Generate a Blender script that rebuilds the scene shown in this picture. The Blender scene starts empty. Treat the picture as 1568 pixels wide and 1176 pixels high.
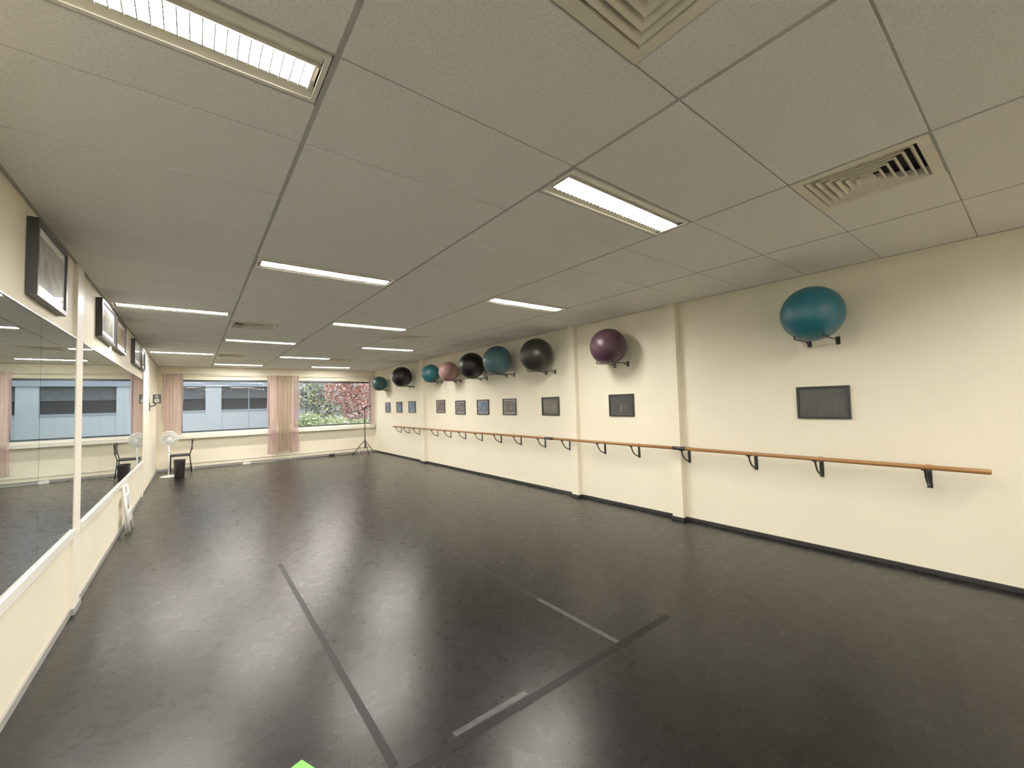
import bpy, bmesh, math, random
from mathutils import Vector, Matrix
random.seed(7)
S=bpy.context.scene
XL,XR,YB,YF,H=-0.776,5.08,-2.4,14.58,2.835

# ---------------------------------------------------------------- materials
def new_mat(name):
    m=bpy.data.materials.new(name); m.use_nodes=True
    nt=m.node_tree; b=nt.nodes['Principled BSDF']
    return m,nt,b
def setp(b,**k):
    for n,v in k.items():
        n=n.replace('_',' ')
        if n in b.inputs: b.inputs[n].default_value=v
def mat(name,col,rough=.5,metal=0,noise=0,nscale=20,bump=0,bscale=80,spec=.5,coat=0,bdist=.01):
    m,nt,b=new_mat(name)
    setp(b,Base_Color=(*col,1),Roughness=rough,Metallic=metal)
    b.inputs['Specular IOR Level'].default_value=spec
    b.inputs['Coat Weight'].default_value=coat
    tc=nt.nodes.new('ShaderNodeTexCoord')
    nz=nt.nodes.new('ShaderNodeTexNoise'); nz.inputs['Scale'].default_value=nscale; nz.inputs['Detail'].default_value=4
    nt.links.new(tc.outputs['Object'],nz.inputs['Vector'])
    cr=nt.nodes.new('ShaderNodeValToRGB')
    a=max(noise,.015)
    cr.color_ramp.elements[0].position=.3; cr.color_ramp.elements[1].position=.7
    cr.color_ramp.elements[0].color=(*[c*(1-a) for c in col],1)
    cr.color_ramp.elements[1].color=(*[min(1,c*(1+a)) for c in col],1)
    nt.links.new(nz.outputs['Fac'],cr.inputs['Fac']); nt.links.new(cr.outputs['Color'],b.inputs['Base Color'])
    if bump:
        n2=nt.nodes.new('ShaderNodeTexNoise'); n2.inputs['Scale'].default_value=bscale; n2.inputs['Detail'].default_value=3
        nt.links.new(tc.outputs['Object'],n2.inputs['Vector'])
        bp=nt.nodes.new('ShaderNodeBump'); bp.inputs['Strength'].default_value=bump; bp.inputs['Distance'].default_value=bdist
        nt.links.new(n2.outputs['Fac'],bp.inputs['Height']); nt.links.new(bp.outputs['Normal'],b.inputs['Normal'])
    return m
def emis(name,col,st):
    m,nt,b=new_mat(name)
    setp(b,Base_Color=(*col,1)); b.inputs['Emission Color'].default_value=(*col,1); b.inputs['Emission Strength'].default_value=st
    return m

M={}
M['wall']=mat('cream_plaster',(.83,.765,.595),.65,noise=.03,nscale=1.3,bump=.12,bscale=140,bdist=.004)
M['wallwhite']=mat('offwhite_paint',(.82,.78,.66),.5,noise=.02,nscale=3)
M['trimwhite']=mat('white_lacquer',(.80,.78,.70),.35)
M['base']=mat('dark_vinyl_base',(.02,.02,.02),.35)
M['basegrey']=mat('grey_base',(.30,.29,.27),.4)
M['black']=mat('black_metal',(.008,.008,.009),.4)
M['blackp']=mat('black_plastic',(.012,.012,.013),.5)
M['whitep']=mat('white_plastic',(.78,.78,.75),.35)
M['grey']=mat('grey_metal',(.35,.35,.36),.3,metal=.8)
M['tbar']=mat('ceiling_grid_bar',(.38,.365,.33),.6)
M['fix']=mat('fixture_white',(.84,.80,.69),.4)
M['refl']=mat('satin_louvre_reflector',(.82,.77,.64),.4)
M['blade']=mat('louvre_blade',(.50,.47,.40),.5)
M['vent']=mat('vent_enamel',(.78,.72,.58),.5)
M['ventd']=mat('vent_dark',(.02,.02,.02),.8)
M['tube']=emis('fluorescent_tube',(1,.94,.85),225)
M['green']=mat('green_card',(.12,.55,.05),.6)
M['winframe']=mat('dark_window_frame',(.02,.024,.035),.4)

# ceiling tile: mineral fibre
m,nt,b=new_mat('mineral_fibre_tile')
tc=nt.nodes.new('ShaderNodeTexCoord')
n1=nt.nodes.new('ShaderNodeTexNoise'); n1.inputs['Scale'].default_value=110; n1.inputs['Detail'].default_value=5
n2=nt.nodes.new('ShaderNodeTexNoise'); n2.inputs['Scale'].default_value=1.1
nt.links.new(tc.outputs['Object'],n1.inputs['Vector']);nt.links.new(tc.outputs['Object'],n2.inputs['Vector'])
c1=nt.nodes.new('ShaderNodeValToRGB'); c1.color_ramp.elements[0].position=.33;c1.color_ramp.elements[1].position=.52
c1.color_ramp.elements[0].color=(.76,.735,.70,1);c1.color_ramp.elements[1].color=(.90,.87,.83,1)
nt.links.new(n1.outputs['Fac'],c1.inputs['Fac'])
c2=nt.nodes.new('ShaderNodeValToRGB'); c2.color_ramp.elements[0].color=(.94,.94,.94,1);c2.color_ramp.elements[1].color=(1,1,1,1)
nt.links.new(n2.outputs['Fac'],c2.inputs['Fac'])
mx=nt.nodes.new('ShaderNodeMix');mx.data_type='RGBA';mx.blend_type='MULTIPLY';mx.inputs[0].default_value=1
nt.links.new(c1.outputs['Color'],mx.inputs[6]);nt.links.new(c2.outputs['Color'],mx.inputs[7]);nt.links.new(mx.outputs[2],b.inputs['Base Color'])
bp=nt.nodes.new('ShaderNodeBump');bp.inputs['Strength'].default_value=.2;bp.inputs['Distance'].default_value=.002
nt.links.new(n1.outputs['Fac'],bp.inputs['Height']);nt.links.new(bp.outputs['Normal'],b.inputs['Normal'])
setp(b,Roughness=.85);b.inputs['Specular IOR Level'].default_value=.2
M['tile']=m

# floor vinyl
m,nt,b=new_mat('dance_vinyl')
tc=nt.nodes.new('ShaderNodeTexCoord')
def noise(sc,det=4,rough=.55,dist=0,vec=None):
    n=nt.nodes.new('ShaderNodeTexNoise');n.inputs['Scale'].default_value=sc;n.inputs['Detail'].default_value=det
    n.inputs['Roughness'].default_value=rough;n.inputs['Distortion'].default_value=dist
    nt.links.new(vec or tc.outputs['Object'],n.inputs['Vector']);return n
def ramp(src,p0,p1,c0,c1):
    r=nt.nodes.new('ShaderNodeValToRGB');r.color_ramp.elements[0].position=p0;r.color_ramp.elements[1].position=p1
    r.color_ramp.elements[0].color=(*c0,1);r.color_ramp.elements[1].color=(*c1,1);nt.links.new(src,r.inputs['Fac']);return r
big=noise(.9,4)
rb=ramp(big.outputs['Fac'],.25,.75,(.0030,.0030,.0032),(.005,.0049,.0048))
nt.links.new(rb.outputs['Color'],b.inputs['Base Color'])
sm=noise(9,6,.6,.8)
rr=ramp(sm.outputs['Fac'],.20,.85,(.25,)*3,(.315,)*3);nt.links.new(rr.outputs['Color'],b.inputs['Roughness'])
b.inputs['Specular IOR Level'].default_value=.19
M['floor']=m
M['tapeL']=mat('worn_clear_tape',(.026,.025,.0235),.35,noise=.6,nscale=14,spec=.22)
M['tapeM']=mat('worn_tape_dim',(.010,.010,.0095),.30,noise=.5,nscale=10,spec=.21)
M['tapeD']=mat('black_tape',(.0025,.0025,.0025),.40,noise=.3,nscale=12,spec=.10)

# mirror
m,nt,b=new_mat('mirror_glass');setp(b,Base_Color=(.62,.70,.71,1),Metallic=1,Roughness=.006);M['mirror']=m
# glass
m=bpy.data.materials.new('window_glass');m.use_nodes=True;nt=m.node_tree;nt.nodes.clear()
o=nt.nodes.new('ShaderNodeOutputMaterial');t=nt.nodes.new('ShaderNodeBsdfTransparent');t.inputs[0].default_value=(.92,.95,.97,1)
g=nt.nodes.new('ShaderNodeBsdfGlossy');g.inputs['Roughness'].default_value=0;x=nt.nodes.new('ShaderNodeMixShader');x.inputs[0].default_value=.04
nt.links.new(t.outputs[0],x.inputs[1]);nt.links.new(g.outputs[0],x.inputs[2]);nt.links.new(x.outputs[0],o.inputs[0]);M['glass']=m
# sheer
def sheer(name,col,tr):
    m=bpy.data.materials.new(name);m.use_nodes=True;nt=m.node_tree;nt.nodes.clear()
    o=nt.nodes.new('ShaderNodeOutputMaterial');d=nt.nodes.new('ShaderNodeBsdfDiffuse');d.inputs[0].default_value=(*col,1)
    l=nt.nodes.new('ShaderNodeBsdfTranslucent');l.inputs[0].default_value=(*col,1)
    t=nt.nodes.new('ShaderNodeBsdfTransparent')
    a=nt.nodes.new('ShaderNodeMixShader');a.inputs[0].default_value=.45
    x=nt.nodes.new('ShaderNodeMixShader')
    tc=nt.nodes.new('ShaderNodeTexCoord');w=nt.nodes.new('ShaderNodeTexNoise');w.inputs['Scale'].default_value=60
    nt.links.new(tc.outputs['Object'],w.inputs['Vector'])
    mr=nt.nodes.new('ShaderNodeMapRange');mr.inputs[3].default_value=tr-.08;mr.inputs[4].default_value=tr+.08
    nt.links.new(w.outputs['Fac'],mr.inputs[0]);nt.links.new(mr.outputs[0],x.inputs[0])
    nt.links.new(d.outputs[0],a.inputs[1]);nt.links.new(l.outputs[0],a.inputs[2])
    nt.links.new(a.outputs[0],x.inputs[1]);nt.links.new(t.outputs[0],x.inputs[2]);nt.links.new(x.outputs[0],o.inputs[0]);return m
M['sheer']=sheer('pink_sheer',(.62,.43,.43),.42)
M['sheer2']=sheer('beige_voile',(.50,.40,.31),.15)
# wood
m,nt,b=new_mat('varnished_beech');tc=nt.nodes.new('ShaderNodeTexCoord');mp=nt.nodes.new('ShaderNodeMapping');mp.inputs['Scale'].default_value=(40,2,40)
nz=nt.nodes.new('ShaderNodeTexNoise');nz.inputs['Scale'].default_value=1.5;nt.links.new(tc.outputs['Object'],mp.inputs[0]);nt.links.new(mp.outputs[0],nz.inputs['Vector'])
cr=nt.nodes.new('ShaderNodeValToRGB');cr.color_ramp.elements[0].color=(.22,.09,.022,1);cr.color_ramp.elements[1].color=(.36,.17,.045,1)
nt.links.new(nz.outputs['Fac'],cr.inputs[0]);nt.links.new(cr.outputs[0],b.inputs['Base Color']);setp(b,Roughness=.35);M['wood']=m
# ball with fine ribs
def ballmat(name,col,rough=.32):
    m,nt,b=new_mat(name);tc=nt.nodes.new('ShaderNodeTexCoord')
    w=nt.nodes.new('ShaderNodeTexWave');w.wave_type='BANDS';w.bands_direction='Y';w.inputs['Scale'].default_value=22;w.inputs['Distortion'].default_value=0
    nt.links.new(tc.outputs['Object'],w.inputs['Vector'])
    bp=nt.nodes.new('ShaderNodeBump');bp.inputs['Strength'].default_value=.10;bp.inputs['Distance'].default_value=.002
    nt.links.new(w.outputs['Fac'],bp.inputs['Height']);nt.links.new(bp.outputs['Normal'],b.inputs['Normal'])
    nz=nt.nodes.new('ShaderNodeTexNoise');nz.inputs['Scale'].default_value=5;nt.links.new(tc.outputs['Object'],nz.inputs['Vector'])
    cr=nt.nodes.new('ShaderNodeValToRGB');cr.color_ramp.elements[0].color=(*[c*.88 for c in col],1);cr.color_ramp.elements[1].color=(*[c*1.08 for c in col],1)
    nt.links.new(nz.outputs['Fac'],cr.inputs[0]);nt.links.new(cr.outputs[0],b.inputs['Base Color']);setp(b,Roughness=rough);b.inputs['Specular IOR Level'].default_value=.4;return m
# pictures
def picmat(name,cols,scale=3.0):
    m,nt,b=new_mat(name);tc=nt.nodes.new('ShaderNodeTexCoord')
    nz=nt.nodes.new('ShaderNodeTexNoise');nz.inputs['Scale'].default_value=scale*3;nz.inputs['Detail'].default_value=5
    nt.links.new(tc.outputs['Object'],nz.inputs['Vector'])
    cr=nt.nodes.new('ShaderNodeValToRGB')
    cr.color_ramp.elements[0].position=.35;cr.color_ramp.elements[1].position=.7
    cr.color_ramp.elements[0].color=(*cols[0],1);cr.color_ramp.elements[1].color=(*cols[-1],1)
    if len(cols)>2:
        e=cr.color_ramp.elements.new(.5);e.color=(*cols[1],1)
    nt.links.new(nz.outputs['Fac'],cr.inputs[0]);nt.links.new(cr.outputs[0],b.inputs['Base Color']);setp(b,Roughness=.5)
    b.inputs['Coat Weight'].default_value=1;b.inputs['Coat Roughness'].default_value=.03;return m

# ---------------------------------------------------------------- mesh builder
class MB:
    def __init__(s): s.v=[];s.f=[];s.m=[];s.sm=[];s.mats=[]
    def mi(s,k):
        mm=M[k] if isinstance(k,str) else k
        if mm not in s.mats: s.mats.append(mm)
        return s.mats.index(mm)
    def quad(s,pts,k,smooth=False):
        i=len(s.v);s.v+= [tuple(p) for p in pts];s.f.append(tuple(range(i,i+len(pts))));s.m.append(s.mi(k));s.sm.append(smooth)
    def box(s,x0,x1,y0,y1,z0,z1,k,mtx=None):
        P=[(x0,y0,z0),(x1,y0,z0),(x1,y1,z0),(x0,y1,z0),(x0,y0,z1),(x1,y0,z1),(x1,y1,z1),(x0,y1,z1)]
        if mtx: P=[tuple(mtx@Vector(p)) for p in P]
        i=len(s.v);s.v+=P
        for f in [(0,3,2,1),(4,5,6,7),(0,1,5,4),(1,2,6,5),(2,3,7,6),(3,0,4,7)]:
            s.f.append(tuple(i+a for a in f));s.m.append(s.mi(k));s.sm.append(False)
    def tube(s,path,r,k,n=12,caps=True):
        path=[Vector(p) for p in path]
        rs=r if isinstance(r,(list,tuple)) else [r]*len(path)
        i0=len(s.v);up=None;mi=s.mi(k)
        for j,p in enumerate(path):
            if j==0:d=path[1]-p
            elif j==len(path)-1:d=p-path[j-1]
            else:d=(path[j+1]-p).normalized()+(p-path[j-1]).normalized()
            d.normalize()
            if up is None:
                up=Vector((0,0,1)) if abs(d.z)<.9 else Vector((1,0,0))
            a=d.cross(up).normalized();b=a.cross(d).normalized();up=b
            for q in range(n):
                t=2*math.pi*q/n;s.v.append(tuple(p+(a*math.cos(t)+b*math.sin(t))*rs[j]))
        for j in range(len(path)-1):
            for q in range(n):
                s.f.append((i0+j*n+q,i0+j*n+(q+1)%n,i0+(j+1)*n+(q+1)%n,i0+(j+1)*n+q));s.m.append(mi);s.sm.append(True)
        if caps:
            s.f.append(tuple(i0+q for q in range(n)));s.m.append(mi);s.sm.append(False)
            e=i0+(len(path)-1)*n;s.f.append(tuple(e+q for q in reversed(range(n))));s.m.append(mi);s.sm.append(False)
    def sphere(s,c,r,k,nu=48,nv=32,sc=(1,1,1)):
        i0=len(s.v);mi=s.mi(k)
        for a in range(nv+1):
            th=math.pi*a/nv
            for b in range(nu):
                ph=2*math.pi*b/nu
                s.v.append((c[0]+r*sc[0]*math.sin(th)*math.cos(ph),c[1]+r*sc[1]*math.sin(th)*math.sin(ph),c[2]+r*sc[2]*math.cos(th)))
        for a in range(nv):
            for b in range(nu):
                s.f.append((i0+a*nu+b,i0+(a+1)*nu+b,i0+(a+1)*nu+(b+1)%nu,i0+a*nu+(b+1)%nu));s.m.append(mi);s.sm.append(True)
    def obj(s,name,parent=None,bevel=0,loc=None):
        me=bpy.data.meshes.new(name)
        v=s.v
        if loc: v=[(a[0]-loc[0],a[1]-loc[1],a[2]-loc[2]) for a in v]
        me.from_pydata(v,[],s.f)
        for mm in s.mats: me.materials.append(mm)
        me.polygons.foreach_set('material_index',s.m);me.polygons.foreach_set('use_smooth',s.sm);me.update()
        bm=bmesh.new();bm.from_mesh(me)
        bmesh.ops.remove_doubles(bm,verts=bm.verts,dist=1e-6) if any(s.sm) else None
        bmesh.ops.recalc_face_normals(bm,faces=bm.faces);bm.to_mesh(me);bm.free()
        o=bpy.data.objects.new(name,me);S.collection.objects.link(o)
        if loc:o.location=loc
        if bevel:
            md=o.modifiers.new('b','BEVEL');md.width=bevel;md.segments=2;md.limit_method='ANGLE'
        if parent:
            o.parent=parent;
            o.matrix_parent_inverse=Matrix.Translation(-parent.location)
        return o
def empty(name,loc):
    e=bpy.data.objects.new(name,None);e.empty_display_size=.1;e.location=loc;S.collection.objects.link(e);return e

# ---------------------------------------------------------------- room shell
T=.2
b=MB();b.box(XL-T,XR+T,YB-T,YF+T,-.15,0,'floor');b.obj('floor')
b=MB();b.box(XR,XR+T,YB-T,YF+T,0,H+.3,'wall')
for y0,y1 in [(2.93,3.08),(4.75,4.90),(10.45,10.68)]: b.box(XR-.09,XR,y0,y1,0,H,'wall')
b.obj('wall_right')
b=MB();b.box(XL-T,XL,YB-T,YF+T,0,H+.3,'wall')
for y0,y1 in [(4.82,5.05),(10.5,10.68)]: b.box(XL,XL+.022,y0,y1,0,H,'wallwhite')
b.obj('wall_left')
b=MB();b.box(XL,XR,YB-T,YB,0,H+.3,'wall');b.obj('wall_back')
WIN=[(-.27,1.86,1.0,2.47),(2.52,4.97,.98,2.45)]
b=MB()
b.box(XL,XR,YF,YF+T,0,.98,'wall');b.box(XL,XR,YF,YF+T,2.47,H+.3,'wall')
b.box(XL,-.27,YF,YF+T,.98,2.47,'wall');b.box(1.86,2.52,YF,YF+T,.98,2.47,'wall');b.box(4.97,XR,YF,YF+T,.98,2.47,'wall')
b.obj('wall_far')
# ceiling
xs=[.40,1.60,2.80,4.00]
lights=[]
for k,ix in [(-3,(1,3)),(1,(0,2)),(5,(1,3)),(9,(0,2)),(13,(1,3)),(17,(0,2)),(21,(1,3))]:
    for i in ix: lights.append((k,i))
vents=[(0.70,-1),(2.80,-1),(.40,10),(2.80,10),(.40,17),(2.80,17)]
xe=[XL]+xs+[XR]
b=MB()
def tile(x0,x1,y0,y1):
    y0=max(y0,YB);y1=min(y1,YF)
    if y1-y0<.03 or x1-x0<.03:return
    g=.004;c=.003
    a=[(x0+g,y0+g),(x1-g,y0+g),(x1-g,y1-g),(x0+g,y1-g)];i=[(x0+g+c,y0+g+c),(x1-g-c,y0+g+c),(x1-g-c,y1-g-c),(x0+g+c,y1-g-c)]
    b.quad([(p[0],p[1],H) for p in i],'tile')
    for q in range(4):
        r=(q+1)%4;b.quad([(*i[q],H),(*i[r],H),(*a[r],H+.006),(*a[q],H+.006)],'tile')
for j in range(-6,23):
    y0=.877+.6*j;y1=y0+.6
    for i in range(5):
        x0,x1=xe[i],xe[i+1]
        if (j,i) in lights:
            tile(x0,x1,y0+.3,y1);continue
        vv=[v for v in vents if v[1]==j and x0-.01<=v[0]<x1]
        if vv:
            vx=vv[0][0]
            if vx-x0>.05: tile(x0,vx,y0,y1)
            tile(vx+.6,x1,y0,y1);continue
        tile(x0,x1,y0,y1)
for x in xs:
    b.box(x-.010,x+.010,YB,YF,H-.0005,H+.012,'tbar')
def bar(x0,x1,y):
    b.box(x0,x1,y-.012,y+.012,H+.005,H+.012,'tbar')
for j in range(-5,23):
    for i in range(5): bar(xe[i],xe[i+1],.877+.6*j)
for k,i in lights: bar(xe[i],xe[i+1],.877+.6*k+.3)
for vx,j in vents:
    for x in (vx,vx+.6): b.box(x-.012,x+.012,.877+.6*j,.877+.6*j+.6,H+.005,H+.012,'tbar')
b.box(XL,XL+.02,YB,YF,H-.002,H+.01,'tbar');b.box(XR-.02,XR,YB,YF,H-.002,H+.01,'tbar');b.box(XL,XR,YF-.02,YF,H-.002,H+.01,'tbar')
b.box(XL-.05,XR+.05,YB-.05,YF+.05,H+.2,H+.3,'ventd')
b.obj('ceiling')

# ---------------------------------------------------------------- lamps
def lamp(k,i):
    x0=xe[i]+.015+(.02 if i==0 else 0);x1=xe[i+1]-.015;y0=.877+.6*k+.015;y1=y0+.27
    p=empty('recessed_ceiling_light',((x0+x1)/2,(y0+y1)/2,H))
    b=MB()
    r=.018
    for a in [(x0,x1,y0,y0+r),(x0,x1,y1-r,y1),(x0,x0+r,y0+r,y1-r),(x1-r,x1,y0+r,y1-r)]: b.box(*a,H-.004,H+.02,'fix')
    ya,yb=y0+.072,y1-.072;zt=H+.014
    b.quad([(x0+r,y0+r,H+.002),(x1-r,y0+r,H+.002),(x1-r,ya-.002,zt),(x0+r,ya-.002,zt)],'refl')
    b.quad([(x0+r,y1-r,H+.002),(x0+r,yb+.002,zt),(x1-r,yb+.002,zt),(x1-r,y1-r,H+.002)],'refl')
    b.quad([(x0+r,ya-.002,H+.035),(x1-r,ya-.002,H+.035),(x1-r,yb+.002,H+.035),(x0+r,yb+.002,H+.035)],'refl')
    for x in (x0+r,x1-r): b.quad([(x,y0+r,H),(x,ya,H+.035),(x,yb,H+.035),(x,y1-r,H)],'refl')
    b.obj('housing',p)
    b=MB();b.box(x0+.04,x1-.04,ya+.006,yb-.006,H-.001,H+.022,'tube');b.obj('tube',p)
    b=MB()
    for y in (ya-.0005,yb+.0005): b.box(x0+r,x1-r,y-.0015,y+.0015,H-.0015,H+.033,'blade')
    for x in (x0+.036,x1-.036): b.box(x-.0015,x+.0015,ya,yb,H-.0015,H+.033,'blade')
    n=32
    for q in range(n+1):
        x=x0+.04+(x1-x0-.08)*q/n
        b.box(x-.002,x+.002,ya,yb,H-.008,H-.003,'blade')
    b.obj('louvre',p)
for k,i in lights: lamp(k,i)
# ---------------------------------------------------------------- vents
for vx,j in vents:
    y=.877+.6*j;c=(vx+.3,y+.3)
    b=MB()
    def ring(a0,z0,a1,z1,k):
        for q in range(4):
            s=[(-1,-1),(1,-1),(1,1),(-1,1)];p,r=s[q],s[(q+1)%4]
            b.quad([(c[0]+p[0]*a0,c[1]+p[1]*a0,z0),(c[0]+r[0]*a0,c[1]+r[1]*a0,z0),(c[0]+r[0]*a1,c[1]+r[1]*a1,z1),(c[0]+p[0]*a1,c[1]+p[1]*a1,z1)],k)
    ring(.292,H+.004,.292,H-.006,'vent');ring(.292,H-.006,.245,H-.006,'vent');ring(.245,H-.006,.240,H+.05,'vent')
    a=.232
    while a>.03:
        ring(a,H-.008,a-.010,H-.006,'vent');ring(a-.010,H-.006,a-.028,H+.030,'vent');ring(a,H-.008,a-.004,H+.004,'vent')
        a-=.038
    b.quad([(c[0]-.29,c[1]-.29,H+.07),(c[0]+.29,c[1]-.29,H+.07),(c[0]+.29,c[1]+.29,H+.07),(c[0]-.29,c[1]+.29,H+.07)],'ventd')
    b.obj('air_vent_diffuser')
# ---------------------------------------------------------------- trims
b=MB()
segs=[(YB,2.93),(3.08,4.75),(4.90,10.45),(10.68,YF)]
for a,c in segs: b.box(XR-.014,XR,a,c,0,.045,'base')
for y0,y1 in [(2.93,3.08),(4.75,4.90),(10.45,10.68)]: b.box(XR-.104,XR-.0,y0-.012,y1+.012,0,.045,'base')
b.obj('baseboard_right',bevel=.003)
b=MB();b.box(XL,XL+.014,YB,YF,0,.05,'basegrey');b.box(XL+.014,XL+.034,4.81,5.06,0,.05,'basegrey');b.obj('baseboard_left')
b=MB();b.box(XL,XR,YF-.014,YF,0,.06,'basegrey');b.obj('baseboard_far')
b=MB();b.tube([(XL+.4,YF-.05,.16),(XR-.5,YF-.05,.16)],.013,'trimwhite')
for x in (0,1.2,2.4,3.6,4.5): b.box(x,x+.02,YF-.06,YF-.04,.0,.17,'trimwhite')
b.obj('heating_pipe')
# ---------------------------------------------------------------- windows
for n,(x0,x1,z0,z1) in enumerate(WIN):
    p=empty('window_%d'%(n+1),((x0+x1)/2,YF,z0))
    b=MB();w=.035
    for a in [(x0,x1,z0,z0+w),(x0,x1,z1-.05,z1),(x0,x0+w,z0+w,z1-.05),(x1-w,x1,z0+w,z1-.05)]: b.box(a[0],a[1],YF+.04,YF+.10,a[2],a[3],'winframe')
    b.obj('frame',p)
    b=MB();b.quad([(x0,YF+.07,z0),(x1,YF+.07,z0),(x1,YF+.07,z1),(x0,YF+.07,z1)],'glass');b.obj('glass_pane',p)
b=MB();b.box(-.5,XR-.01,YF-.13,YF+.04,.90,.94,'trimwhite');b.box(-.5,XR-.01,YF-.13,YF-.11,.84,.90,'trimwhite')
b.obj('trim_window_sill',bevel=.004)
# curtains
def curtain(x0,x1,z0,z1,folds,k,y=YF-.17,amp=.03,gather=None):
    b=MB();nx=folds*10;nz=30;i0=0;V=[]
    ph=random.random()*6
    for j in range(nz+1):
        t=j/nz;z=z1+(z0-z1)*t
        for i in range(nx+1):
            u=i/nx
            xx=x0+(x1-x0)*u
            if gather:
                g=gather[1]*math.exp(-((z-gather[0])/.35)**2);xc=(x0+x1)/2;xx=xc+(xx-xc)*(1-g)
            V.append((xx+.008*math.sin(9*t+u*5),y+amp*(.6+.4*t)*math.sin(u*folds*2*math.pi+ph+.7*math.sin(3*t))+.012*math.sin(u*17+t*4),z))
    b.v=V;mi=b.mi(k)
    for j in range(nz):
        for i in range(nx):
            a=j*(nx+1)+i;b.f.append((a,a+1,a+nx+2,a+nx+1));b.m.append(mi);b.sm.append(True)
    return b
p=empty('curtain_rod',(2.2,YF-.17,2.62))
b=MB();b.tube([(-.70,YF-.17,2.62),(XR-.04,YF-.17,2.62)],.011,'trimwhite')
for x in (-.66,2.2,4.98): b.box(x-.01,x+.01,YF-.18,YF,2.61,2.625,'trimwhite')
b.obj('rod',p)
for x0,x1,z0,f,k in [(-.66,-.22,.96,6,'sheer'),(1.76,2.06,.22,5,'sheer'),(2.02,2.42,.28,5,'sheer2'),(2.38,2.64,.24,4,'sheer'),(4.82,5.02,.96,4,'sheer')]:
    c=curtain(x0,x1,z0,2.608,f,k,y=YF-.20,gather=(1.0,.15));c.obj('sheer_curtain')
# ---------------------------------------------------------------- mirrors
def mirror(edges):
    b=MB();z0,z1=.68,2.20
    for a,c in zip(edges[:-1],edges[1:]):
        b.box(XL+.003,XL+.016,a+.002,c-.002,z0,z1,'blackp')
        b.quad([(XL+.018,a+.003,z0+.001),(XL+.018,c-.003,z0+.001),(XL+.018,c-.003,z1-.001),(XL+.018,a+.003,z1-.001)],'mirror')
    b.box(XL,XL+.003,edges[0],edges[-1],z0,z1,'blackp')
    b.obj('wall_mirror')
    b=MB();b.box(XL,XL+.035,edges[0],edges[-1],.61,.68,'trimwhite');b.box(XL,XL+.024,edges[0],edges[-1],2.20,2.215,'grey');return b
mirror([YB+.1,-1.0,0,.99,1.94,2.89,3.84,4.80]).obj('trim_1',bevel=.004)
mirror([5.07,5.98,6.9,7.8,8.7,9.6,10.49]).obj('trim_2',bevel=.004)
# ---------------------------------------------------------------- picture frames
def picture(side,y0,y1,z0,z1,pic,fig,th=.022,fw=.02,matw=.02,kf='black',name='framed_picture',matk='trimwhite',nf=5,seed=0):
    rnd=random.Random(seed)
    b=MB();X=XR if side>0 else XL;s=-1 if side>0 else 1
    def bx(d0,d1,a,c,e,f,k): 
        xa,xb=sorted((X+s*d0,X+s*d1));b.box(xa,xb,a,c,e,f,k)
    bx(0.002,th,y0,y1,z0,z0+fw,kf);bx(0.002,th,y0,y1,z1-fw,z1,kf);bx(0.002,th,y0,y0+fw,z0+fw,z1-fw,kf);bx(0.002,th,y1-fw,y1,z0+fw,z1-fw,kf)
    bx(0.002,th-.012,y0+fw,y1-fw,z0+fw,z1-fw,matk)
    g=fw+matw
    bx(th-.012,th-.010,y0+g,y1-g,z0+g,z1-g,pic)
    W=y1-y0-2*g;Hh=z1-z0-2*g;xx=X+s*(th-.0094)
    for q in range(nf):
        cy=y0+g+W*(q+.5+rnd.uniform(-.15,.15))/nf;hh=Hh*rnd.uniform(.45,.62);zb=z0+g+Hh*.08;k=fig[q%len(fig)]
        P=lambda L:[(xx,cy+a*hh,zb+c*hh) for a,c in L]
        sw=rnd.choice((-1,1))
        b.quad(P([(-.05,.50),(.05,.50),(.07,.80),(-.07,.80)]),k)
        b.quad(P([(-.14,.38),(.14,.38),(.05,.54),(-.05,.54)]),k)
        b.quad(P([(-.06,0),(-.02,0),(-.01,.40),(-.07,.40)]),k)
        b.quad(P([(.02*sw+.03*sw,0),(.10*sw,0.02),(.07*sw,.40),(.01*sw,.40)]),k)
        b.quad(P([(.06,.74),(.22,.92),(.20,.95),(.05,.80)]),k)
        b.quad(P([(-.06,.74),(-.22,.80+.1*sw),(-.20,.84+.1*sw),(-.05,.80)]),k)
        b.quad(P([(.045*math.cos(t*math.pi/4),.88+.055*math.sin(t*math.pi/4)) for t in range(8)]),k)
    return b.obj(name,loc=(X,(y0+y1)/2,(z0+z1)/2))
M['matgrey']=mat('grey_passepartout',(.05,.05,.05),.6)
M['matmid']=mat('mid_passepartout',(.24,.24,.25),.6)
M['figA']=mat('print_ink_pale',(.17,.145,.13),.5,noise=.3,nscale=30)
M['figB']=mat('print_ink_dim',(.06,.056,.055),.5,noise=.3,nscale=30)
M['figC']=mat('print_ink_bright',(.38,.32,.30),.5,noise=.3,nscale=30)
M['figD']=mat('print_ink_dark',(.02,.02,.02),.5,noise=.3,nscale=30)
pics=[((.012,.012,.013),(.02,.02,.022),(.035,.032,.03)),((.008,.008,.009),(.015,.015,.018),(.04,.04,.05)),((.012,.010,.010),(.04,.03,.025),(.10,.075,.065)),
((.012,.012,.012),(.04,.032,.03),(.12,.09,.07)),((.02,.03,.05),(.06,.10,.16),(.2,.25,.3)),((.02,.015,.015),(.07,.05,.05),(.16,.12,.12)),((.03,.015,.015),(.1,.055,.055),(.2,.16,.16)),
((.03,.06,.11),(.08,.14,.25),(.25,.33,.42)),((.025,.05,.09),(.07,.12,.21),(.25,.33,.42)),((.025,.035,.05),(.07,.1,.17),(.25,.33,.42))]
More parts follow.
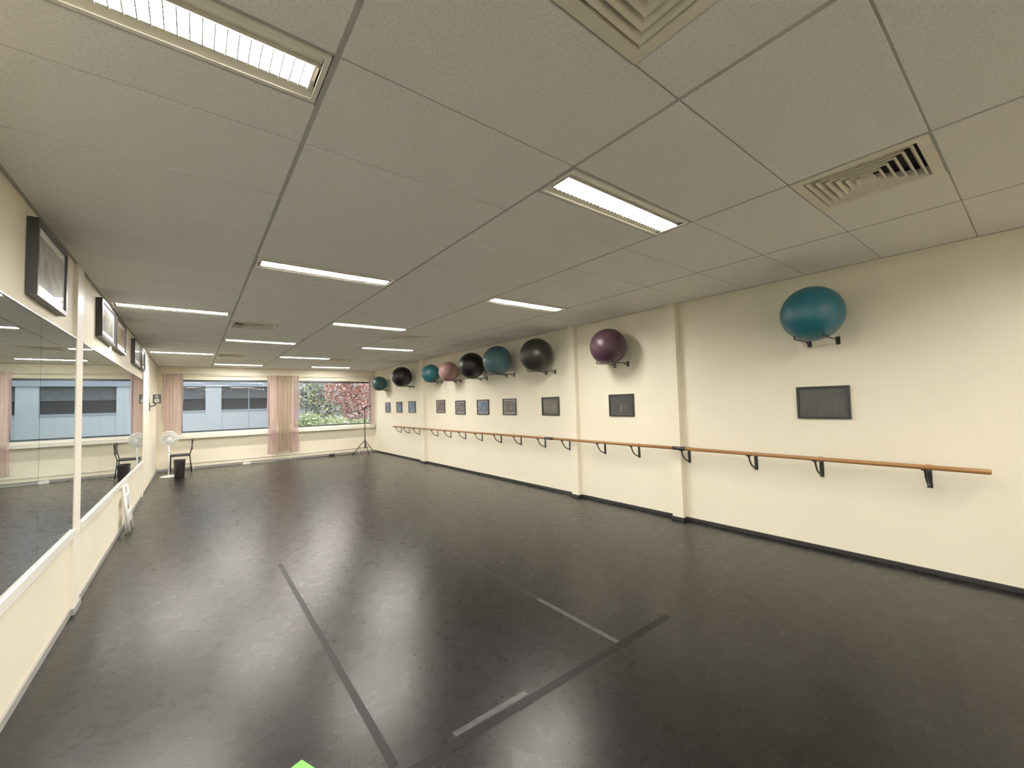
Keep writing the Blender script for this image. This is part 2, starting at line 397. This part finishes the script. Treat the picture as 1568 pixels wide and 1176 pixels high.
ys=[(1.17,1.62),(3.67,4.12),(5.22,5.67),(6.44,6.88),(7.40,7.86),(8.38,8.83),(9.37,9.82),(11.13,11.6),(12.1,12.52),(13.06,13.47)]
for n,((y0,y1),cc) in enumerate(zip(ys,pics)):
    z0=1.335 if n<6 else 1.37
    fg=['figB'] if n==0 else (['figD','figB','figA'] if n==1 else ['figA','figC','figB'])
    picture(1,y0,y1,z0,z0+.33,picmat('photo_print_%d'%n,cc),fg,matw=.012 if n<2 else .03,matk='matgrey' if n<3 else 'matmid',nf=7 if n==0 else 5,seed=n)
for n,(y0,y1) in enumerate([(3.58,4.30),(5.75,6.62),(6.78,7.62),(8.70,9.6),(9.8,10.45)]):
    picture(-1,y0,y1,2.30+(.07 if n else 0),2.76,picmat('poster_print_%d'%n,((.09,.09,.085),(.18,.175,.16),(.32,.31,.28)) if n!=2 else ((.15,.07,.02),(.4,.22,.08),(.5,.45,.35))),['figD','figB'],th=.05,fw=.03,matw=.05,nf=2,seed=40+n)
# ---------------------------------------------------------------- balls
balls=[(1.36,2.37,.265,(.008,.095,.14)),(3.87,2.36,.262,(.045,.017,.031)),(5.42,2.40,.295,(.011,.011,.0105)),(6.60,2.42,.29,(.042,.10,.125)),(7.56,2.40,.285,(.0035,.0035,.005)),
(8.68,2.36,.235,(.29,.15,.14)),(9.60,2.38,.235,(.009,.08,.10)),(11.33,2.41,.29,(.0045,.0045,.006)),(13.28,2.32,.235,(.014,.065,.07))]
for n,(y,z,r,col) in enumerate(balls):
    mb=ballmat('ball_vinyl_%d'%n,col,.38);x=XR-r-.035
    p=empty('exercise_ball',(x,y,z))
    b=MB();b.sphere((x,y,z),r,mb,sc=(1,1,1));o=b.obj('ball',p,loc=(x,y,z))
    d=Vector((-.75,-.5,.1)).normalized();c=Vector((x,y,z))
    b=MB();b.tube([c+d*(r-.004),c+d*(r+.003)],[.012,.010],mb,n=16);b.obj('valve',p)
    q=empty('ball_wall_bracket',(XR,y,z-r))
    b=MB();h=.12;zz=z-math.sqrt(r*r-h*h)-.010
    for s in (-1,1):
        yy=y+s*h*1.0
        b.box(XR-.006,XR-.0005,yy-.018,yy+.018,zz-.05,zz+.03,'black')
        b.tube([(XR-.003,yy,zz),(XR-.2,yy,zz),(x-.10,yy,zz),(x-.125,yy,zz+.008),(x-.13,yy,zz+.035)],.007,'black',n=8)
        b.tube([(XR-.004,yy,zz-.045),(XR-.09,yy,zz-.003)],.005,'black',n=8)
    b.obj('prongs',q)
# ---------------------------------------------------------------- barre
p=empty('ballet_barre',(XR-.2,6,.945))
b=MB();bx=XR-.19;bz=.945
b.tube([(bx,.29,bz),(bx,.30,bz),(bx,2.88,bz)],[.017,.021,.021],'wood',n=16)
b.tube([(bx,2.90,bz),(bx,5.30,bz)],.021,'wood',n=16);b.tube([(bx,5.31,bz),(bx,12.36,bz)],.021,'wood',n=16);b.obj('rail',p)
b=MB();b.tube([(bx,2.80,bz),(bx,2.98,bz)],.024,'black',n=16);b.tube([(bx,5.2,bz),(bx,5.42,bz)],.024,'black',n=16);b.obj('joint_sleeve',p)
for y in [.66,1.44,2.06,2.86,3.62,4.24,5.0,5.62,6.32,6.98,7.7,8.4,9.1,9.8,10.9,11.6,12.2]:
    b=MB();X=XR
    b.box(X-.006,X-.0005,y-.018,y+.018,bz-.20,bz+.0,'black')
    arc=[]
    for t in range(9):
        a=t/8*math.pi/2
        arc.append((X-.008-.17*math.sin(a),y,bz-.18+.135*(1-math.cos(a))+.02*math.sin(a)))
    b.tube(arc,.009,'black',n=8)
    b.tube([(bx,y,bz-.045),(bx,y,bz-.022)],.009,'black',n=8)
    b.box(bx-.020,bx+.020,y-.022,y+.022,bz-.0275,bz-.0195,'black')
    b.obj('bracket',p)
# ---------------------------------------------------------------- floor tape
b=MB()
def tp(x0,x1,y0,y1,k,z=.0008): b.quad([(x0,y0,z),(x1,y0,z),(x1,y1,z),(x0,y1,z)],k)
tp(2.19,2.23,1.80,2.6,'tapeL');tp(2.195,2.23,2.6,6.1,'tapeM');tp(2.2,2.235,9.5,13.0,'tapeL')
tp(.69,.73,1.84,4.9,'tapeD')
tp(.70,2.75,1.745,1.80,'tapeD');tp(1.0,1.45,1.81,1.845,'tapeL');tp(3.3,3.7,1.75,1.79,'tapeM');tp(4.0,4.6,1.75,1.79,'tapeM')
b.obj('floor_tape')
b=MB();P=[(.315,2.115),(.395,2.145),(.44,2.04),(.37,1.95)]
b.quad([(x,y,.003) for x,y in P],'green');b.quad([(x,y,.0009) for x,y in P],'green')
for q in range(4): r=(q+1)%4;b.quad([(*P[q],.0009),(*P[r],.0009),(*P[r],.003),(*P[q],.003)],'green')
b.obj('green_card')
# ---------------------------------------------------------------- microphone stand
sx,sy=4.50,13.85
b=MB()
b.tube([(sx,sy,.30),(sx,sy,1.15)],.015,'black');b.tube([(sx,sy,1.1),(sx,sy,1.52)],.011,'black');b.tube([(sx,sy,1.08),(sx,sy,1.16)],.024,'black')
for a in (.5,2.6,4.7):
    dx,dy=math.cos(a),math.sin(a)
    b.tube([(sx,sy,.48),(sx+dx*.40,sy+dy*.40,.014)],.012,'black',n=8)
    b.tube([(sx,sy,.22),(sx+dx*.20,sy+dy*.20,.245)],.008,'black',n=8)
    b.sphere((sx+dx*.40,sy+dy*.40,.015),.015,'black',12,8)
b.tube([(sx,sy,.20),(sx,sy,.50)],.022,'black')
b.tube([(sx-.42,sy-.05,1.40),(sx+.03,sy,1.53),(sx+.18,sy+.02,1.585)],.009,'black',n=8)
b.tube([(sx-.06,sy,1.50),(sx+.04,sy,1.535)],.022,'black')
b.tube([(sx+.14,sy+.02,1.57),(sx+.22,sy+.03,1.60)],[.016,.024],'black')
b.obj('microphone_stand')
b=MB();b.box(3.5,3.66,14.28,14.38,0.001,.07,'blackp')
b.tube([(3.66,14.33,.02),(3.9,14.30,.009),(4.1,14.2,.009),(4.3,14.0,.009)],.006,'black',n=6)
b.tube([(3.5,14.33,.02),(3.2,14.38,.009),(2.9,14.42,.009),(2.6,14.45,.009)],.006,'black',n=6);b.obj('power_adapter',bevel=.004)
b=MB();b.box(1.15,1.33,14.36,14.44,.001,.06,'whitep');b.tube([(1.33,14.4,.02),(1.6,14.42,.008),(2.0,14.45,.008)],.006,'whitep',n=6);b.obj('power_strip',bevel=.005)
# ---------------------------------------------------------------- pedestal fan
def fan(px,py,h,R,name,face):
    p=empty(name,(px,py,0));F=Vector(face).normalized();up=Vector((0,0,1));A=F.cross(up).normalized();C=Vector((px,py,h))
    b=MB()
    b.tube([(px,py,.001),(px,py,.02),(px,py,.035),(px,py,.05)],[.17,.17,.13,.03],'whitep',n=32)
    b.tube([(px,py,.04),(px,py,h-.12)],.018,'whitep');b.tube([(px,py,h-.35),(px,py,h-.3)],.026,'whitep')
    b.tube([C-F*.17,C-F*.15,C-F*.06,C-F*.05],[.03,.055,.06,.04],'whitep',n=20);b.tube([(px-F.x*.1,py-F.y*.1,h-.14),(px-F.x*.1,py-F.y*.1,h-.03)],.022,'whitep')
    b.tube([(px,py,h-.13),(px-F.x*.1,py-F.y*.1,h-.12)],.018,'whitep')
    b.obj('stand',p)
    b=MB();n=40
    for off,rr in ((-.05,R*.9),(0,R),(.03,R*.93),(.05,R*.7),(.055,R*.45)):
        pts=[C+F*off+(A*math.cos(t*2*math.pi/n)+up*math.sin(t*2*math.pi/n))*rr for t in range(n+1)]
        b.tube(pts,.006 if off<.04 else .003,'whitep',n=6,caps=False)
    for t in range(48):
        d=A*math.cos(t*math.pi/24)+up*math.sin(t*math.pi/24)
        b.tube([C+F*.06+d*.03,C+F*.05+d*R*.6,C+F*.03+d*R*.93,C+d*R,C-F*.05+d*R*.9,C-F*.07+d*.05],.0028,'whitep',n=4)
    b.tube([C+F*.055,C+F*.068],.045,'whitep',n=20);b.obj('cage',p)
    b=MB()
    for t in range(5):
        a0=t*2*math.pi/5
        pts=[]
        for rr,w,tw in ((.03,.4,.02),(R*.5,.56,.02),(R*.85,.52,.015)):
            for sgn in (-1,1):
                a=a0+sgn*w;pts.append(C+(A*math.cos(a)+up*math.sin(a))*rr+F*sgn*tw)
        b.quad([pts[0],pts[1],pts[3],pts[2]],'whitep',True);b.quad([pts[2],pts[3],pts[5],pts[4]],'whitep',True)
    b.obj('blades',p)
fan(-.47,13.2,.94,.18,'pedestal_fan',(.3,-1,0))
b=MB();cx,cy=-.26,13.0
b.tube([(cx,cy,.002),(cx,cy,.01),(cx,cy,.40),(cx,cy,.42),(cx,cy,.42),(cx,cy,.40),(cx,cy,.03)],[.09,.095,.115,.12,.105,.102,.085],'blackp',n=28,caps=True);b.obj('waste_bin')
def chair(cx,cy,rz):
    p=empty('black_chair',(cx,cy,0));mt=Matrix.Translation((cx,cy,0))@Matrix.Rotation(rz,4,'Z')
    tr=lambda L:[mt@Vector(q) for q in L]
    b=MB()
    for s in (-1,1):
        b.tube(tr([(s*.2,-.2,.012),(s*.2,-.19,.44),(s*.2,.19,.44)]),.011,'black',n=8)
        b.tube(tr([(s*.2,.24,.012),(s*.2,.2,.44),(s*.19,.24,.62),(s*.185,.27,.84)]),.011,'black',n=8)
    b.tube(tr([(-.2,.22,.25),(.2,.22,.25)]),.008,'black',n=8);b.obj('legs',p)
    b=MB();b.box(-.21,.21,-.21,.20,.44,.475,'blackp',mt);b.obj('seat',p,bevel=.01)
    b=MB();b.box(-.19,.19,.235,.262,.58,.86,'blackp',mt);b.obj('backrest',p,bevel=.01)
chair(-.27,13.95,math.radians(-90))
p=empty('wall_speaker',(XL,12.2,1.75));b=MB()
b.box(XL+.0005,XL+.012,12.15,12.25,1.62,1.80,'black');b.tube([(XL+.01,12.2,1.72),(XL+.09,12.2,1.74),(XL+.12,12.2,1.80)],.012,'black')
b.box(XL+.06,XL+.20,12.12,12.28,1.79,1.99,'blackp');b.obj('body',p,bevel=.01)
b=MB()
for z,r in ((1.85,.05),(1.94,.025)): b.tube([(XL+.13,12.12,z),(XL+.13,12.112,z)],[r,r*.9],'grey',n=24)
b.obj('drivers',p)
p=empty('folding_stool',(XL+.1,8.0,0));b=MB()
for y in (7.55,7.90):
    b.tube([(XL+.11,y,.012),(XL+.045,y,.60)],.014,'whitep',n=8)
    b.tube([(XL+.075,y+.02,.012),(XL+.045,y+.02,.50)],.011,'whitep',n=8)
b.tube([(XL+.045,7.55,.60),(XL+.045,7.90,.60)],.014,'whitep',n=8)
for h in (.20,.42):
    x=XL+.11-.065*h/.6
    b.box(x-.01,x+.015,7.555,7.895,h-.07,h+.07,'whitep')
b.obj('frame_and_steps',p)
# ---------------------------------------------------------------- outside
M['facade']=mat('facade_panel',(.38,.43,.49),.6,noise=.04);M['facadeL']=mat('facade_light',(.64,.68,.72),.6,noise=.03)
M['brick']=mat('grey_brick',(.17,.17,.175),.8,noise=.15,nscale=6)
m,nt,bb=new_mat('dark_office_glass');setp(bb,Base_Color=(.05,.053,.06,1),Roughness=.15);M['oglass']=m
b=MB();Y0=24
b.box(-14,16,Y0,Y0+4,-.3,.45,'brick');b.box(-14,16,Y0-.02,Y0+4,.45,1.62,'facadeL');b.box(-14,16,Y0+.15,Y0+4,1.62,2.72,'oglass')
b.box(-14,16,Y0-.15,Y0+4,2.72,3.4,'facade');b.box(-14,16,Y0,Y0+4,3.4,3.9,'brick');b.box(-14,16,Y0+.1,Y0+4,3.9,5.0,'oglass');b.box(-14,16,Y0-.1,Y0+4,5.0,6.5,'facade')
x=-13.3-.25
while x<16:
    b.box(x,x+.6,Y0-.06,Y0+.3,.45,5.0,'facadeL');
    b.box(x+1.7,x+1.74,Y0+.08,Y0+.2,1.62,2.72,'facade')
    b.box(x+1.7,x+1.73,Y0-.03,Y0,.45,1.62,'facade')
    b.box(x+.6,x+2.8,Y0+.10,Y0+.16,2.15,2.72,'brick')
    x+=2.8
b.box(-14,16,Y0-.04,Y0+.02,1.52,1.62,'facade')
b.obj('office_building')
M['lawn']=mat('lawn',(.10,.14,.06),.9,noise=.4,nscale=3)
b=MB();b.box(-16,18,YF+T+.01,32,-.5,-.3,'lawn');b.obj('ground_outside')
def leafmat(name,cols):
    m,nt,bb=new_mat(name);g=nt.nodes.new('ShaderNodeNewGeometry');cr=nt.nodes.new('ShaderNodeValToRGB')
    cr.color_ramp.interpolation='CONSTANT'
    for i,c in enumerate(cols):
        if i<2: e=cr.color_ramp.elements[i];e.position=i/len(cols)
        else: e=cr.color_ramp.elements.new(i/len(cols))
        e.color=(*c,1)
    nt.links.new(g.outputs['Random Per Island'],cr.inputs[0]);nt.links.new(cr.outputs[0],bb.inputs['Base Color']);setp(bb,Roughness=.7)
    return m
lm=[leafmat('autumn_red_leaves',[(.55,.18,.13),(.8,.38,.27),(.85,.62,.54),(.55,.33,.26),(.9,.8,.75)]),
    leafmat('green_leaves',[(.28,.40,.15),(.48,.59,.26),(.65,.69,.38),(.35,.47,.22),(.85,.83,.6)]),
    leafmat('grey_green_leaves',[(.65,.69,.61),(.52,.57,.5),(.88,.89,.82),(.85,.73,.33),(.42,.47,.38)])]
M['bark']=mat('bark',(.12,.10,.085),.9,noise=.3)
def tree(name,x,y,base,blobs,mi,n,leaf=.07):
    b=MB();z0=-.3
    b.tube([(x,y,z0),(x+.03,y,z0+.6),(x,y,base)],[.07,.055,.045],'bark',n=8)
    for (cx,cy,cz,rx,ry,rz) in blobs:
        b.tube([(x,y,max(z0+.1,base-.25)),((x+cx)/2,(y+cy)/2,(base+cz)/2+.1),(cx,cy,cz)],[.035,.02,.008],'bark',n=6)
        for q in range(6):
            a=random.random()*6.28;e=random.uniform(-.5,1.2)
            b.tube([(cx,cy,cz-rz*.3),(cx+rx*.9*math.cos(a)*math.cos(e),cy+ry*.9*math.sin(a)*math.cos(e),cz+rz*.9*math.sin(e))],[.012,.004],'bark',n=5)
        for q in range(n):
            d=Vector((random.gauss(0,1),random.gauss(0,1),random.gauss(0,1))).normalized()*random.uniform(.35,1)**.6
            c=Vector((cx+d.x*rx,cy+d.y*ry,cz+d.z*rz))
            u=Vector((random.gauss(0,1),random.gauss(0,1),random.gauss(0,1))).normalized();w=u.orthogonal().normalized();l=leaf*random.uniform(.6,1.3)
            b.quad([c-u*l,c+w*l*.45,c+u*l,c-w*l*.45],lm[mi])
    b.obj(name)
tree('autumn_tree',6.1,19.5,.9,[(5.2,19.4,2.3,.7,.6,.7),(5.9,19.4,2.6,.7,.6,.7),(6.6,19.6,2.1,.8,.6,.8),(6.0,19.3,1.4,.8,.6,.6),(7.4,19.8,2.5,.7,.6,.7)],0,900,.08)
tree('garden_shrub',4.2,17.2,.2,[(3.5,17.2,.95,.5,.6,.5),(4.4,17.3,.8,.7,.6,.5),(5.3,17.1,.6,.8,.6,.5),(6.3,17.2,.8,.8,.6,.6)],1,1000,.07)
tree('birch_tree',4.3,21.6,1.0,[(4.2,21.6,2.3,.7,.6,.9),(4.9,21.7,2.6,.7,.6,.8),(5.6,21.8,3.0,.9,.6,.7),(7.0,21.8,2.2,.9,.6,1.2),(8.4,21.8,2.4,1,.6,1.2),(5.3,21.6,1.5,.9,.6,.7)],2,1000,.085)

# ---------------------------------------------------------------- world + camera
w=bpy.data.worlds.new('overcast');S.world=w;w.use_nodes=True;nt=w.node_tree
bg=nt.nodes['Background'];tc=nt.nodes.new('ShaderNodeTexCoord');sx_=nt.nodes.new('ShaderNodeSeparateXYZ');cr=nt.nodes.new('ShaderNodeValToRGB')
cr.color_ramp.elements[0].position=0;cr.color_ramp.elements[0].color=(.78,.83,.90,1);cr.color_ramp.elements[1].position=.6;cr.color_ramp.elements[1].color=(.92,.96,1,1)
nt.links.new(tc.outputs['Generated'],sx_.inputs[0]);nt.links.new(sx_.outputs['Z'],cr.inputs[0]);nt.links.new(cr.outputs[0],bg.inputs[0]);bg.inputs[1].default_value=2.2
yaw,pi,ro=.6584,.0439,-.0283
f=Vector((math.sin(yaw)*math.cos(pi),math.cos(yaw)*math.cos(pi),math.sin(pi)));r=Vector((math.cos(yaw),-math.sin(yaw),0));u=r.cross(f)
r2=math.cos(ro)*r+math.sin(ro)*u;u2=-math.sin(ro)*r+math.cos(ro)*u
cam=bpy.data.cameras.new('camera');co=bpy.data.objects.new('camera',cam);S.collection.objects.link(co)
mm=Matrix((r2,u2,-f)).transposed().to_4x4();mm.translation=(0,0,1.592);co.matrix_world=mm
cam.sensor_width=36;cam.lens=631.45/1568*36;cam.clip_start=.02;cam.clip_end=200
S.camera=co
S.view_settings.view_transform='Standard';S.view_settings.look='None';S.view_settings.exposure=-.2;S.view_settings.gamma=1.18
